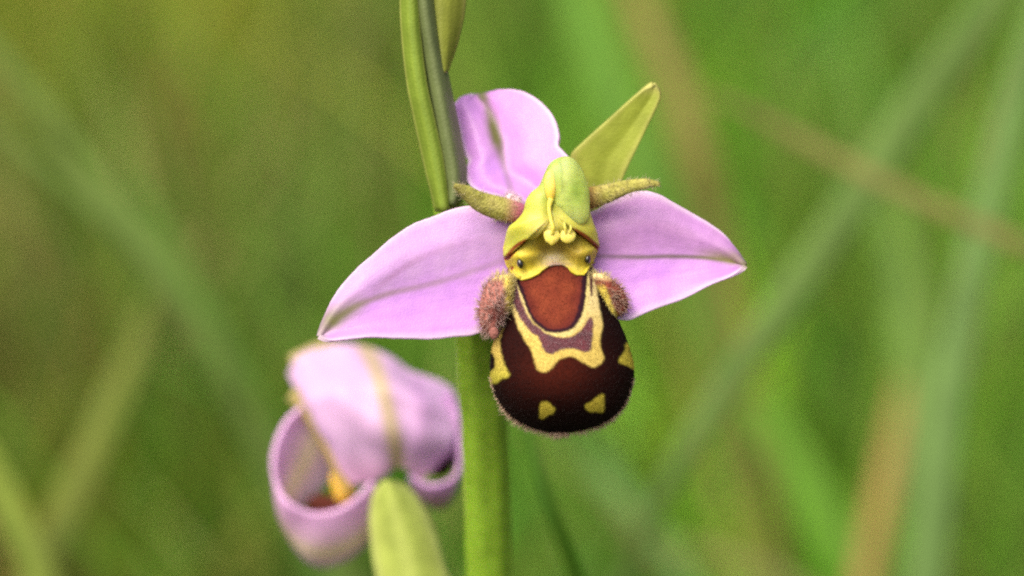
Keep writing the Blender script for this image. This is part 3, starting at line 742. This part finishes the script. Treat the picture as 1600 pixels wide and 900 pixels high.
for pth, rd in (([(861,310,-40),(858,326,-40),(861,344,-41),(864,356,-42),(863,366,-36)], [5, 3.2, 2.8, 3, 3]),
                ([(879,330,-38),(881,344,-40),(883,356,-41),(885,366,-35)], [2.6, 2.2, 2.2, 2.4]),
                ([(889,336,-38),(891,350,-40),(892,358,-41),(890,366,-35)], [2.2, 1.8, 1.8, 2])):
    g, nr_, ss, aa, ff = tube(pth, rd, n=12, m=24)
    mk('pollen_strand', P(g), ff, lin((240,226,104)), M_wax, fl)
for pl, ce in (([(850,366),(853,376),(858,380),(862,383),(868,379),(873,373),(874,366),(869,360),(860,359),(853,361)], (862,370)),
               ([(876,368),(878,375),(884,379),(890,379),(897,374),(899,366),(895,360),(887,358),(879,360)], (888,368))):
    pl = np.array(ce) + (np.array(pl, float) - np.array(ce)) * 1.08
    q, f = blob(pl, ce, 4.5, 14, -33, nr=14, na=44, power=.6)
    mk('pollen_pouch', P(q), f, mix(lin((236,222,110)), lin((216,202,84)), sm(372, 384, q[:, 1])), M_wax, fl)

# ------------------------------------------------------------------ second, older flower lower on the stem
f2 = empty('flower', P(np.array([600., 760, 560])), plant)
f2['label'] = 'out of focus older flower with rolled pink sepals'
def sheet(name, q, f, c, parent, label=None, thick=9, mat=None):
    o = mk(name, P(q), f, np.clip(c, 0, 1).reshape(-1, 3), mat or M_petal, parent, solid=thick * S)
    if label: o['label'] = label
    return o
PALE = lin((222,188,228)); MAUVE = lin((206,160,210))
G, U, V, ff = coons([(450,583),(464,561),(500,544),(555,540),(600,555),(640,579),(680,595),(703,608)],
                    [(549,758),(575,752),(600,744),(622,728),(640,738),(652,748)],
                    [(450,583),(472,618),(498,668),(526,720),(549,758)], [(703,608),(714,640),(712,682),(694,716),(652,748)], 70)
dz = 600 + 70 * (1 - sm(0, .35, V)) - 46 * np.sin(np.clip(V, 0, 1) * 3.14) * np.sin(U * 3.14) ** .6 + 16 * sm(.72, 1, U)
q = np.concatenate([G, dz[..., None]], -1); q[..., 0] += 3 * wave(G[..., 0], G[..., 1], 80, 8); q[..., 2] += 8 * wave(G[..., 0], G[..., 1], 90, 9); x, y = q[..., 0], q[..., 1]
c = mix(PALE, lin((234,198,240)), sm(600, 660, x)); c = mix(c, lin((222,176,214)), sm(690, 750, y))  # lighter to the right: colour offsets the shade on the turned-away side
d, T = line_dist([(566,538),(585,575),(600,620),(610,665),(618,700),(621,732)], x, y)
c = mix(c, lin((206,190,150)), .9 * (1 - sm(5, 18, d)))
d, T = line_dist([(650,600),(655,650),(650,700)], x, y); c = mix(c, lin((196,150,206)), .5 * (1 - sm(0, 26, d)))
sheet('sepal', q, ff, c, f2, 'broad arched pink sepal with an olive central vein')
q, t, v, ff = ruled([(452,556),(470,548),(500,536),(530,537)], [(458,580),(476,566),(505,548),(535,545)], lambda t, v, x, y: 680 - 10 * v, 30, 10)
sheet('sepal_edge', q, ff, np.tile(lin((182,166,108)), (q.shape[0], q.shape[1], 1)), f2)
q, t, v, ff = ruled([(450,622),(470,645),(495,680),(515,718),(530,752),(540,772)], [(462,606),(486,642),(510,684),(532,724),(546,752),(556,766)], lambda t, v, x, y: 620 - 14 * np.sin(v * 3.14), 40, 12)
sheet('sepal_edge', q, ff, mix(lin((198,184,124)), lin((212,184,96)), t), f2)
# left sepal rolled into a ring
Rg = [(470,636,400),(446,660,388),(429,698,376),(428,742,366),(446,780,360),(480,800,358),(518,799,360),(552,782,368),(582,752,384)]
Kg = [(528,664,484),(526,700,496),(510,752,494),(460,808,480),(456,842,462),(488,880,452),(528,880,448),(568,852,446),(592,800,440)]
q, t, v, ff = ruled(Rg, Kg, lambda t, v, x, y: 200 + 5 * wave(x, y, 60, 3), 80, 34)
nrm_out = np.stack([q[..., 0] - 515, q[..., 1] - 750], -1); nrm_out /= np.linalg.norm(nrm_out, axis=-1)[..., None] + 1e-6
q[..., :2] += nrm_out * (10 * np.sin(v * 3.14))[..., None]
c = mix(lin((238,196,240)), lin((236,204,226)), sm(.1, .5, v)); c = mix(c, lin((240,230,190)), .85 * np.exp(-((v - .62) / .13) ** 2)); c = mix(c, lin((222,200,214)), sm(.74, .95, v))
sheet('sepal', q, ff, c, f2, 'pink sepal rolled into an open ring', thick=8)
# right sepal rolled shut
R2 = [(700,612,410),(715,650,404),(720,695,398),(716,735,394),(697,754,392),(668,757,394),(640,744,402)]
K2 = [(690,640,480),(704,690,486),(712,740,480),(708,772,470),(690,793,462),(670,790,458),(648,770,452)]
q, t, v, ff = ruled(R2, K2, lambda t, v, x, y: 200 + 5 * wave(x, y, 50, 4), 60, 26)
c = mix(lin((222,178,230)), lin((206,168,196)), sm(.2, .7, v)); c = mix(c, lin((196,186,140)), .6 * sm(.6, 1, v))
sheet('sepal', q, ff, c, f2, 'pink sepal rolled shut beside the stem', thick=8)
q, f = blob([(672,690),(690,670),(704,690),(708,720),(698,742),(680,744),(668,725)], (688,712), 20, 20, 670)  # added dark blob, its colour stands in for the roll's shaded hollow
mk('withered_lip_or_shade', P(q), f, lin((52,24,30)), M_fuzz, f2)['label'] = 'dark filler blob standing for the shade inside the rolled sepal'
q, f = blob([(476,790),(495,772),(520,774),(545,770),(552,790),(530,806),(500,808)], (515,790), 20, 16, 650)
mk('withered_lip_or_shade', P(q), f, lin((84,40,30)), M_fuzz, f2)['label'] = 'brown withered lip inside the ring'
q, f = blob([(516,742),(528,736),(542,750),(556,768),(548,784),(530,786),(520,768)], (535,764), 13, 12, 628)
mk('column', P(q), f, lin((226,184,76)), M_wax, f2)['label'] = 'amber yellow column inside the ring'
g, nr_, ss, aa, ff = tube([(745,1010,500),(690,930,540),(645,850,575),(626,805,580),(616,768,585)], [24,30,30,26,10], n=20, m=40)
mk('ovary', P(g), ff, lin((150,168,70)), M_stem, f2)
b = leaf('bract', [(700,1010),(610,960),(588,890),(580,825),(582,785),(592,762),(606,752)], [(745,1010),(716,960),(697,895),(682,845),(662,797),(638,765),(606,752)],
     lambda t, v, x, y: 490 + 10 * sm(0, .3, t) - 36 * np.sin(v * 3.14), (182,198,98), (190,202,116), (150,170,72), plant, nstripe=3)
b['label'] = 'pale green bract beneath the older rolled flower'
